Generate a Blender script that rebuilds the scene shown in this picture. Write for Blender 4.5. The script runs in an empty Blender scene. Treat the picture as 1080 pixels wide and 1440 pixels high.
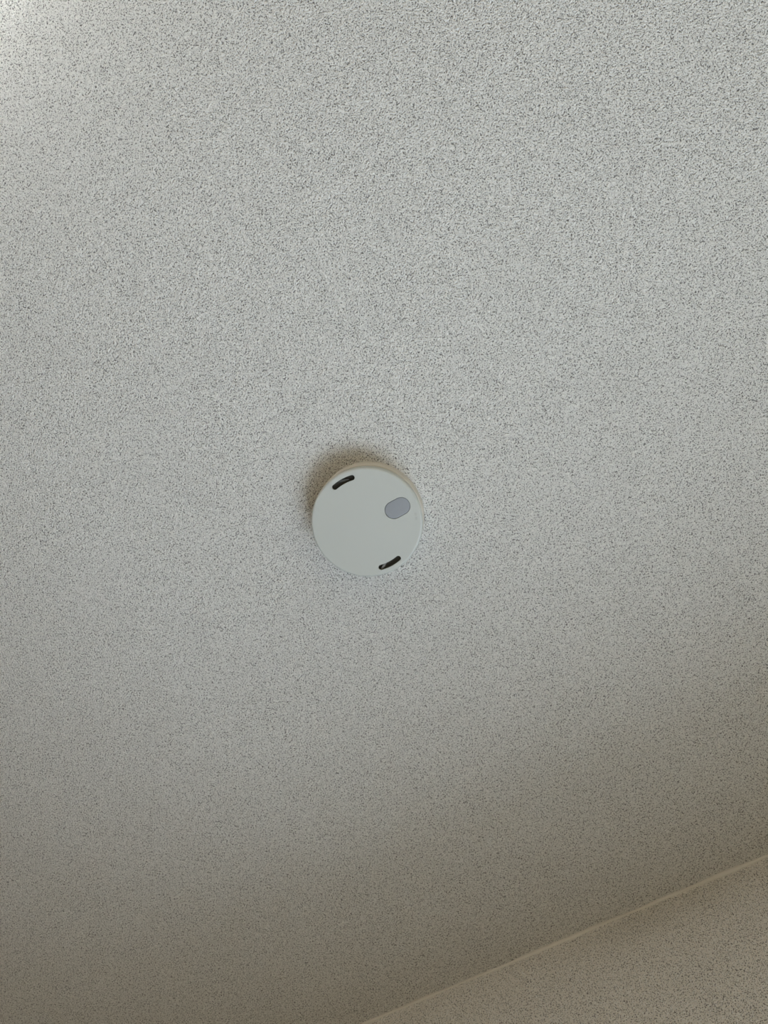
import bpy, bmesh, math, random
from mathutils import Matrix, Vector

# ------------------------------------------------------------------ camera, light, exposure
scene = bpy.context.scene
C = scene.collection
CEIL = 2.40            # ceiling height
WALL_Y = 0.5776        # inner face of the window wall
CAM_DROP = 0.667       # lens is this far below the ceiling

cam_data = bpy.data.cameras.new('camera')
cam_data.sensor_fit = 'VERTICAL'
cam_data.sensor_height = 36.0
cam_data.lens = 36.0 * 1040.0 / 1440.0
cam_data.clip_start = 0.02
cam = bpy.data.objects.new('camera', cam_data)
C.objects.link(cam)
rot = Matrix(((0.86827, 0.46967, 0.15971),
              (0.49106, -0.85943, -0.14226),
              (0.07045, 0.20195, -0.97686)))
cam.matrix_world = Matrix.Translation((0, 0, CEIL - CAM_DROP)) @ rot.to_4x4()
scene.camera = cam

world = bpy.data.worlds.new('world')
scene.world = world
world.use_nodes = True
bg = world.node_tree.nodes['Background']
bg.inputs['Color'].default_value = (0.80, 0.90, 1.0, 1)
bg.inputs['Strength'].default_value = 0.6

WIN_X0, WIN_X1 = -0.32, 0.48          # window opening
WIN_Z0, WIN_Z1 = 0.60, 1.855
WALL_T = 0.37

def area_light(name, loc, direction, sx, sy, power, color):
    d = bpy.data.lights.new(name, 'AREA')
    d.shape = 'RECTANGLE'
    d.size, d.size_y, d.energy, d.color = sx, sy, power, color
    o = bpy.data.objects.new(name, d)
    C.objects.link(o)
    o.location = loc
    o.rotation_euler = Vector(direction).to_track_quat('-Z', 'Y').to_euler()
    return o

# daylight coming in through the window, just outside its glass
area_light('window_daylight', ((WIN_X0 + WIN_X1) / 2, WALL_Y + 0.360, (WIN_Z0 + WIN_Z1) / 2),
           (0, -1, 0), WIN_X1 - WIN_X0 - 0.06, WIN_Z1 - WIN_Z0 - 0.06, 28.0, (0.81, 0.94, 1.09))

vs = scene.view_settings
vs.view_transform = 'Standard'
vs.look = 'None'
vs.exposure = 0.11
vs.gamma = 1.0
vs.use_curve_mapping = False

# ------------------------------------------------------------------ materials
def new_mat(name):
    m = bpy.data.materials.new(name)
    m.use_nodes = True
    nt = m.node_tree
    return m, nt, nt.nodes['Principled BSDF']

def plain(name, color, rough=0.5, bump_scale=None, bump_dist=0.0001, spec=0.5, var=0.04):
    """flat colour with a slight procedural mottling and fine relief"""
    m, nt, b = new_mat(name)
    b.inputs['Roughness'].default_value = rough
    b.inputs['Specular IOR Level'].default_value = spec
    tc = nt.nodes.new('ShaderNodeTexCoord')
    n = nt.nodes.new('ShaderNodeTexNoise')
    n.inputs['Scale'].default_value = bump_scale or 40
    n.inputs['Detail'].default_value = 3
    nt.links.new(tc.outputs['Object'], n.inputs['Vector'])
    mix = nt.nodes.new('ShaderNodeMix')
    mix.data_type = 'RGBA'
    nt.links.new(n.outputs['Fac'], mix.inputs['Factor'])
    mix.inputs['A'].default_value = (*[c * (1 - var) for c in color], 1)
    mix.inputs['B'].default_value = (*[min(1, c * (1 + var)) for c in color], 1)
    nt.links.new(mix.outputs['Result'], b.inputs['Base Color'])
    if bump_scale:
        bp = nt.nodes.new('ShaderNodeBump')
        bp.inputs['Strength'].default_value = 0.4
        bp.inputs['Distance'].default_value = bump_dist
        nt.links.new(n.outputs['Fac'], bp.inputs['Height'])
        nt.links.new(bp.outputs['Normal'], b.inputs['Normal'])
    return m

def wallpaper(name, color, pit_shade, strength=1.0, pit_shade_mix=0.95, rotation=0.4):
    """embossed vinyl wallpaper: pebbled plateaus with small irregular pits, their shade painted in grey"""
    m, nt, b = new_mat(name)
    b.inputs['Roughness'].default_value = 0.75
    b.inputs['Specular IOR Level'].default_value = 0.25
    N, L = nt.nodes.new, nt.links.new
    tc = N('ShaderNodeTexCoord')
    mp = N('ShaderNodeMapping')
    mp.inputs['Rotation'].default_value = (0.3, 0.2, rotation)
    L(tc.outputs['Object'], mp.inputs['Vector'])
    pits = N('ShaderNodeTexNoise')
    pits.inputs['Scale'].default_value = 930
    pits.inputs['Detail'].default_value = 1.0
    pits.inputs['Roughness'].default_value = 0.5
    L(mp.outputs['Vector'], pits.inputs['Vector'])
    r1 = N('ShaderNodeMapRange')          # 0 in a pit, 1 on the plateau
    r1.interpolation_type = 'SMOOTHSTEP'
    r1.inputs['From Min'].default_value = 0.30
    r1.inputs['From Max'].default_value = 0.53
    L(pits.outputs['Fac'], r1.inputs['Value'])
    peb = N('ShaderNodeTexNoise')         # pebbled plateau
    peb.inputs['Scale'].default_value = 720
    peb.inputs['Detail'].default_value = 1.0
    L(mp.outputs['Vector'], peb.inputs['Vector'])
    mul = N('ShaderNodeMath'); mul.operation = 'MULTIPLY'
    mul.inputs[1].default_value = 3.2
    L(peb.outputs['Fac'], mul.inputs[0])
    add = N('ShaderNodeMath'); add.operation = 'ADD'
    L(r1.outputs['Result'], add.inputs[0])
    L(mul.outputs[0], add.inputs[1])
    bp = N('ShaderNodeBump')
    bp.inputs['Strength'].default_value = strength
    bp.inputs['Distance'].default_value = 0.00055
    L(add.outputs[0], bp.inputs['Height'])
    L(bp.outputs['Normal'], b.inputs['Normal'])
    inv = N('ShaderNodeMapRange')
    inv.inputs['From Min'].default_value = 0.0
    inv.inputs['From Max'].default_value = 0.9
    inv.inputs['To Min'].default_value = pit_shade_mix
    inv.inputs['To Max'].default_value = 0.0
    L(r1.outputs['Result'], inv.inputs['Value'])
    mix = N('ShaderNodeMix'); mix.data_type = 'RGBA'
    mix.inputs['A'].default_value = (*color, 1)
    mix.inputs['B'].default_value = (*pit_shade, 1)  # greyer colour paints shade into the hollows, on top of the bump
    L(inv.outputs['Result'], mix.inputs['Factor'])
    # paler raised grains between the pits
    gr = N('ShaderNodeMapRange')
    gr.inputs['From Min'].default_value = 0.50
    gr.inputs['From Max'].default_value = 0.68
    gr.inputs['To Max'].default_value = 0.8
    L(peb.outputs['Fac'], gr.inputs['Value'])
    mix2 = N('ShaderNodeMix'); mix2.data_type = 'RGBA'
    mix2.inputs['B'].default_value = (*[min(0.95, c * 1.19) for c in color], 1)
    L(gr.outputs['Result'], mix2.inputs['Factor'])
    L(mix.outputs['Result'], mix2.inputs['A'])
    L(mix2.outputs['Result'], b.inputs['Base Color'])
    return m

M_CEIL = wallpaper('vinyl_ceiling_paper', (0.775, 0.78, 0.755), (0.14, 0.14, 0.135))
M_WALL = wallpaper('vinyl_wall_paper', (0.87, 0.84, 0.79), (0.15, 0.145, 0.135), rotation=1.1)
M_ROOM = plain('beige_wall_paint', (0.92, 0.775, 0.56), 0.8, 60, 0.0004)
M_TAN = plain('tan_wall_paint', (0.52, 0.41, 0.28), 0.8, 60, 0.0004)
M_CAULK = plain('cream_caulk', (0.68, 0.665, 0.62), 0.55, 120, 0.0003)
M_WHITE = plain('white_frame_paint', (0.80, 0.80, 0.78), 0.4, 80)
M_COVER = plain('off_white_plastic', (0.51, 0.54, 0.515), 0.34, 900, 0.00004, var=0.01)
M_BASE = plain('aged_white_plastic', (0.66, 0.63, 0.56), 0.5, 900, 0.00004, var=0.01)
M_BUTTON = plain('violet_grey_translucent_plastic', (0.285, 0.308, 0.335), 0.4, 300, 0.00003, var=0.03)
M_DARK = plain('black_plastic', (0.012, 0.012, 0.010), 0.6, 300)
M_MESH = plain('dark_grey_mesh', (0.075, 0.077, 0.066), 0.6, 2500, 0.0004, var=0.5)
M_BAFFLE = plain('grey_baffle_plastic', (0.20, 0.20, 0.185), 0.5)

def wood_floor():
    m, nt, b = new_mat('oak_floor')
    N, L = nt.nodes.new, nt.links.new
    tc = N('ShaderNodeTexCoord')
    mp = N('ShaderNodeMapping'); mp.inputs['Scale'].default_value = (1.5, 22, 1)
    L(tc.outputs['Object'], mp.inputs['Vector'])
    n = N('ShaderNodeTexNoise'); n.inputs['Scale'].default_value = 3; n.inputs['Detail'].default_value = 6
    L(mp.outputs['Vector'], n.inputs['Vector'])
    r = N('ShaderNodeValToRGB')
    r.color_ramp.elements[0].color = (0.70, 0.51, 0.34, 1)
    r.color_ramp.elements[1].color = (0.86, 0.66, 0.44, 1)
    L(n.outputs['Fac'], r.inputs['Fac'])
    L(r.outputs['Color'], b.inputs['Base Color'])
    b.inputs['Roughness'].default_value = 0.45
    return m
M_FLOOR = wood_floor()

def pane_material():
    m = bpy.data.materials.new('window_glass'); m.use_nodes = True
    nt = m.node_tree; nt.nodes.clear()
    N, L = nt.nodes.new, nt.links.new
    out = N('ShaderNodeOutputMaterial')
    tr = N('ShaderNodeBsdfTransparent'); gl = N('ShaderNodeBsdfGlossy'); mx = N('ShaderNodeMixShader')
    gl.inputs['Roughness'].default_value = 0.02
    mx.inputs[0].default_value = 0.04
    L(tr.outputs[0], mx.inputs[1]); L(gl.outputs[0], mx.inputs[2])
    L(mx.outputs[0], out.inputs['Surface'])
    return m
M_GLASS = pane_material()

# ------------------------------------------------------------------ mesh helpers
def obj(name, bm, mat, parent=None, smooth=None):
    me = bpy.data.meshes.new(name)
    bmesh.ops.recalc_face_normals(bm, faces=bm.faces)
    bm.to_mesh(me); bm.free()
    me.materials.append(mat)
    if smooth is not None:
        me.polygons.foreach_set('use_smooth', [True] * len(me.polygons))
        me.set_sharp_from_angle(angle=math.radians(smooth))
    o = bpy.data.objects.new(name, me)
    C.objects.link(o)
    if parent: o.parent = parent
    return o

def box(bm, x0, x1, y0, y1, z0, z1):
    v = [bm.verts.new(p) for p in ((x0, y0, z0), (x1, y0, z0), (x1, y1, z0), (x0, y1, z0),
                                   (x0, y0, z1), (x1, y0, z1), (x1, y1, z1), (x0, y1, z1))]
    for f in ((0, 3, 2, 1), (4, 5, 6, 7), (0, 1, 5, 4), (1, 2, 6, 5), (2, 3, 7, 6), (3, 0, 4, 7)):
        bm.faces.new([v[i] for i in f])

def boxes(*bs):
    bm = bmesh.new()
    for b in bs: box(bm, *b)
    return bm

def lathe(profile, seg=128, closed=False):
    """revolve (r, z) points about Z; r == 0 collapses to a pole; closed joins last to first"""
    bm = bmesh.new()
    rings = []
    for r, z in profile:
        if r < 1e-7:
            rings.append([bm.verts.new((0, 0, z))])
        else:
            rings.append([bm.verts.new((r * math.cos(2 * math.pi * i / seg), r * math.sin(2 * math.pi * i / seg), z)) for i in range(seg)])
    pairs = list(zip(rings, rings[1:])) + ([(rings[-1], rings[0])] if closed else [])
    for a, b in pairs:
        for i in range(seg):
            j = (i + 1) % seg
            if len(a) == 1 and len(b) == 1: continue
            if len(a) == 1: bm.faces.new((a[0], b[i], b[j]))
            elif len(b) == 1: bm.faces.new((a[i], b[0], a[j]))
            else: bm.faces.new((a[i], b[i], b[j], a[j]))
    return bm

def prism(outline, z0, z1, bm=None):
    bm = bm or bmesh.new()
    lo = [bm.verts.new((x, y, z0)) for x, y in outline]
    hi = [bm.verts.new((x, y, z1)) for x, y in outline]
    bm.faces.new(lo[::-1]); bm.faces.new(hi)
    n = len(outline)
    for i in range(n):
        bm.faces.new((lo[i], lo[(i + 1) % n], hi[(i + 1) % n], hi[i]))
    return bm

def structure(o):
    o['kind'] = 'structure'
    return o

# ------------------------------------------------------------------ the room
RX0, RX1, RY0 = -2.9, 0.75, -2.0
T = WALL_T
structure(obj('floor', boxes((RX0 - T, RX1 + T, RY0 - T, WALL_Y + T, -0.1, 0)), M_FLOOR))
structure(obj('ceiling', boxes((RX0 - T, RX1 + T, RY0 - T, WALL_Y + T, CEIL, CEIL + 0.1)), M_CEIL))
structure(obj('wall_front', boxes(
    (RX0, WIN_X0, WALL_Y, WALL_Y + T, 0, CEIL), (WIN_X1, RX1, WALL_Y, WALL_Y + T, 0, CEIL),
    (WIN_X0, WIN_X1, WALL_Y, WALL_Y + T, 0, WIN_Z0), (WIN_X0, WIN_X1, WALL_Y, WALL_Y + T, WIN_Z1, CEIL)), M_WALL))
structure(obj('wall_back', boxes((RX0, RX1, RY0 - T, RY0, 0, CEIL)), M_ROOM))
structure(obj('wall_left', boxes((RX0 - T, RX0, RY0 - T, WALL_Y + T, 0, CEIL)), M_TAN))
structure(obj('wall_right', boxes((RX1, RX1 + T, RY0 - T, WALL_Y + T, 0, CEIL)), M_ROOM))

# caulk bead in the corner between ceiling and window wall: a hand-smoothed, slightly uneven cove
def caulk():
    bm = bmesh.new()
    rnd = random.Random(4)
    ph = [rnd.uniform(0, 6.28) for _ in range(6)]
    prev = None
    n = 420
    for i in range(n + 1):
        x = RX0 + (RX1 - RX0) * i / n
        w = 0.0021 + 0.0005 * math.sin(x * 37 + ph[0]) + 0.0005 * math.sin(x * 91 + ph[1]) + 0.0004 * math.sin(x * 13 + ph[2])
        d = 0.0021 + 0.0006 * math.sin(x * 29 + ph[3]) + 0.0005 * math.sin(x * 73 + ph[4])
        ring = []
        for k in range(7):
            t = k / 6 * math.pi / 2
            # concave quarter arc from the ceiling to the wall
            yy = WALL_Y - w * (1 - math.sin(t)) - 0.00001
            zz = CEIL - d * (1 - math.cos(t)) - 0.0002
            ring.append(bm.verts.new((x, yy, zz)))
        ring.append(bm.verts.new((x, WALL_Y + 0.002, CEIL - d)))
        ring.append(bm.verts.new((x, WALL_Y + 0.002, CEIL + 0.002)))
        ring.append(bm.verts.new((x, WALL_Y - w, CEIL + 0.002)))
        if prev:
            for k in range(len(ring)):
                j = (k + 1) % len(ring)
                bm.faces.new((prev[k], prev[j], ring[j], ring[k]))
        else:
            bm.faces.new(ring)
        prev = ring
    bm.faces.new(prev[::-1])
    return bm
structure(obj('trim_1', caulk(), M_CAULK, smooth=50))

# window below the visible strip of wall
win = bpy.data.objects.new('window_1', None)
C.objects.link(win)
win.location = ((WIN_X0 + WIN_X1) / 2, WALL_Y + 0.348, WIN_Z0)
structure(win)
ww, wh = (WIN_X1 - WIN_X0) / 2, WIN_Z1 - WIN_Z0
fw = 0.025
obj('window_frame', boxes((-ww, -ww + fw, -.008, .008, 0, wh), (ww - fw, ww, -.008, .008, 0, wh),
                          (-ww + fw, ww - fw, -.008, .008, 0, fw), (-ww + fw, ww - fw, -.008, .008, wh - fw, wh)), M_WHITE, win)
obj('mullion', boxes((-.02, .02, -.008, .008, fw, wh - fw)), M_WHITE, win)
for a, b in ((-ww + fw, -.02), (.02, ww - fw)):
    obj('pane', boxes((a, b, -.002, .002, fw, wh - fw)), M_GLASS, win)
obj('window_sill', boxes((-ww, ww, -.380, -.008, 0, .018)), M_WHITE, win)

# ------------------------------------------------------------------ smoke detector
H = 0.031                     # how far it hangs below the ceiling
R = 0.0498                    # cover radius
det = bpy.data.objects.new('smoke_detector', None)
C.objects.link(det)
det.location = (-0.1224, 0.0940, CEIL)
det['label'] = 'round off-white smoke detector with two dark curved slots and oval grey button on ceiling'
det['category'] = 'smoke detector'

# mounting base against the ceiling
BH = 0.0150
prof = [(0, 0.0), (0.0505, 0.0), (0.0505, -0.0025), (0.0499, -BH + 0.0010)]
for k in range(1, 6):
    t = k / 5 * math.pi / 2
    prof.append((0.0499 - 0.0010 * (1 - math.cos(t)), -BH + 0.0010 - 0.0010 * math.sin(t)))
prof += [(0.0468, -BH), (0.0468, -BH - 0.0018), (0, -BH - 0.0018)]
obj('mounting_base', lathe(prof), M_BASE, det, smooth=35)

# cover: a hollow cup with a rounded rim
def arc_slot(r, half, a0, a1, n=22):
    pts = []
    for i in range(n + 1):
        a = a0 + (a1 - a0) * i / n
        pts.append(((r + half) * math.cos(a), (r + half) * math.sin(a)))
    c = (r * math.cos(a1), r * math.sin(a1))
    for i in range(1, 10):
        t = a1 + math.pi * i / 10
        pts.append((c[0] + half * math.cos(t), c[1] + half * math.sin(t)))
    for i in range(n + 1):
        a = a1 + (a0 - a1) * i / n
        pts.append(((r - half) * math.cos(a), (r - half) * math.sin(a)))
    c = (r * math.cos(a0), r * math.sin(a0))
    for i in range(1, 10):
        t = a0 + math.pi + math.pi * i / 10
        pts.append((c[0] + half * math.cos(t), c[1] + half * math.sin(t)))
    return pts

def stadium(cx, cy, L, W, n=18):
    """rounded oval, long axis along X"""
    r, s = W / 2, (L - W) / 2
    pts = []
    for i in range(n + 1):
        t = -math.pi / 2 + math.pi * i / n
        pts.append((cx + s + r * math.cos(t), cy + r * math.sin(t)))
    for i in range(n + 1):
        t = math.pi / 2 + math.pi * i / n
        pts.append((cx - s + r * math.cos(t), cy + r * math.sin(t)))
    return pts

Z_TOP = -BH - 0.0016          # open edge of the cup, next to the base
FIL = 0.0022
RF = 0.0498                   # rim radius at the face; the side flares out to R
outer = [(R - 0.0012, Z_TOP), (R - 0.0006, Z_TOP - 0.0006)]
for k in range(0, 10):
    t = k / 9 * math.pi / 2
    outer.append((RF - FIL * (1 - math.cos(t)), -H + FIL * (1 - math.sin(t))))
outer += [(RF - FIL - 0.0004, -H), (0, -H)]
inner = [(0, -H + 0.0018), (0.0475, -H + 0.0018), (0.0475, Z_TOP)]
cup_bm = lathe(outer + inner, closed=True)
cover = obj('cover', cup_bm, M_COVER, det)

BTN = (0.0305, 0.0013)
SLOT_R, SLOT_HALF, SLOT_A = 0.0424, 0.0024, math.radians(12.0)
cut = bmesh.new()
for a in (math.pi / 2, -math.pi / 2):
    prism(arc_slot(SLOT_R, SLOT_HALF, a - SLOT_A, a + SLOT_A), -H - 0.004, -H + 0.006, cut)
prism(stadium(*BTN, 0.0236, 0.0160), -H - 0.004, -H + 0.006, cut)
cutter = obj('cutter', cut, M_DARK)
cutter.location = det.location
md = cover.modifiers.new('cut', 'BOOLEAN')
md.operation = 'DIFFERENCE'; md.solver = 'EXACT'; md.object = cutter
bv = cover.modifiers.new('soften', 'BEVEL')
bv.width = 0.0005; bv.segments = 2; bv.limit_method = 'ANGLE'; bv.angle_limit = math.radians(60)
bpy.context.view_layer.update()
dg = bpy.context.evaluated_depsgraph_get()
me = bpy.data.meshes.new_from_object(cover.evaluated_get(dg))
cover.modifiers.clear()
cover.data = me
me.polygons.foreach_set('use_smooth', [True] * len(me.polygons))
me.set_sharp_from_angle(angle=math.radians(40))
for p in me.polygons:         # the face itself is dead flat
    if all(abs(me.vertices[i].co.z + H) < 1e-5 for i in p.vertices): p.use_smooth = False
bpy.data.objects.remove(cutter)

# faint moulded mark near the rim
mk = bmesh.new()
for a in (18.0, 23.0):
    c, s = math.cos(math.radians(a)), math.sin(math.radians(a))
    ux, uy, vx, vy = c, s, -s, c
    cx, cy = 0.0440 * c, 0.0440 * s
    pts = [(cx + ux * p + vx * q, cy + uy * p + vy * q) for p, q in ((-.0010, -.0013), (.0010, -.0013), (.0010, .0013), (-.0010, .0013))]
    prism(pts, -H - 0.00018, -H + 0.0005, mk)
obj('moulded_mark', mk, plain('grey_mark_print', (0.475, 0.50, 0.475), 0.5), det)

# oval button sitting in its hole, slightly domed
def dome_button():
    bm = bmesh.new()
    rings = []
    for L, W, z in ((0.0230, 0.0154, -H + 0.0060), (0.0230, 0.0154, -H + 0.0006), (0.0226, 0.0150, -H + 0.0003),
                    (0.0210, 0.0134, -H + 0.00022), (0.0150, 0.0080, -H + 0.0002)):
        rings.append([bm.verts.new((x, y, z)) for x, y in stadium(*BTN, L, W)])
    n = len(rings[0])
    for a, b in zip(rings, rings[1:]):
        for i in range(n):
            bm.faces.new((a[i], a[(i + 1) % n], b[(i + 1) % n], b[i]))
    bm.faces.new(rings[-1]); bm.faces.new(rings[0][::-1])
    return bm
btn = obj('test_button', dome_button(), M_BUTTON, det, smooth=50)
btn['label'] = 'oval violet-grey test button'

# dark sensing chamber behind the slots, with a baffle rib seen through each slot
obj('sensing_chamber', lathe([(0, -BH - 0.0019), (0.0460, -BH - 0.0019), (0.0460, -H + 0.0055), (0, -H + 0.0055)], 96), M_MESH, det, smooth=30)
for sgn, rot, m in ((-1, 0.35, M_MESH), (1, -0.55, M_BAFFLE)):
    bm = bmesh.new()
    box(bm, -0.0045, 0.0045, -0.0009, 0.0009, -0.0015, 0.0015)
    bmesh.ops.rotate(bm, verts=bm.verts, cent=(0, 0, 0), matrix=Matrix.Rotation(rot + math.pi * 0, 3, 'Z'))
    bmesh.ops.translate(bm, verts=bm.verts, vec=(-0.0075 if sgn > 0 else 0.001, sgn * SLOT_R, -H + 0.0042))
    obj('baffle', bm, m, det)

# ------------------------------------------------------------------ ceiling lamp past the top-left corner of the picture
lamp = bpy.data.objects.new('ceiling_lamp', None)
C.objects.link(lamp)
lamp.location = (-0.225, -0.580, CEIL)
lamp['label'] = 'small round opal glass ceiling lamp on white rim away from the smoke detector'
lamp['category'] = 'lamp'
obj('lamp_rim', lathe([(0, 0), (0.088, 0), (0.088, -0.010), (0.080, -0.012), (0.0, -0.012)], 64), M_WHITE, lamp, smooth=35)
M_OPAL, nt, b = new_mat('opal_glass_lit')
b.inputs['Base Color'].default_value = (0.9, 0.9, 0.88, 1)
b.inputs['Emission Color'].default_value = (1.0, 0.97, 0.92, 1)
b.inputs['Emission Strength'].default_value = 26.0
prof = [(0.079, -0.0122)] + [(0.079 * math.cos(t), -0.0122 - 0.045 * math.sin(t)) for t in [k / 12 * math.pi / 2 for k in range(1, 12)]] + [(0, -0.0572), (0, -0.0122)]
obj('lamp_shade', lathe(prof, 64), M_OPAL, lamp, smooth=40)
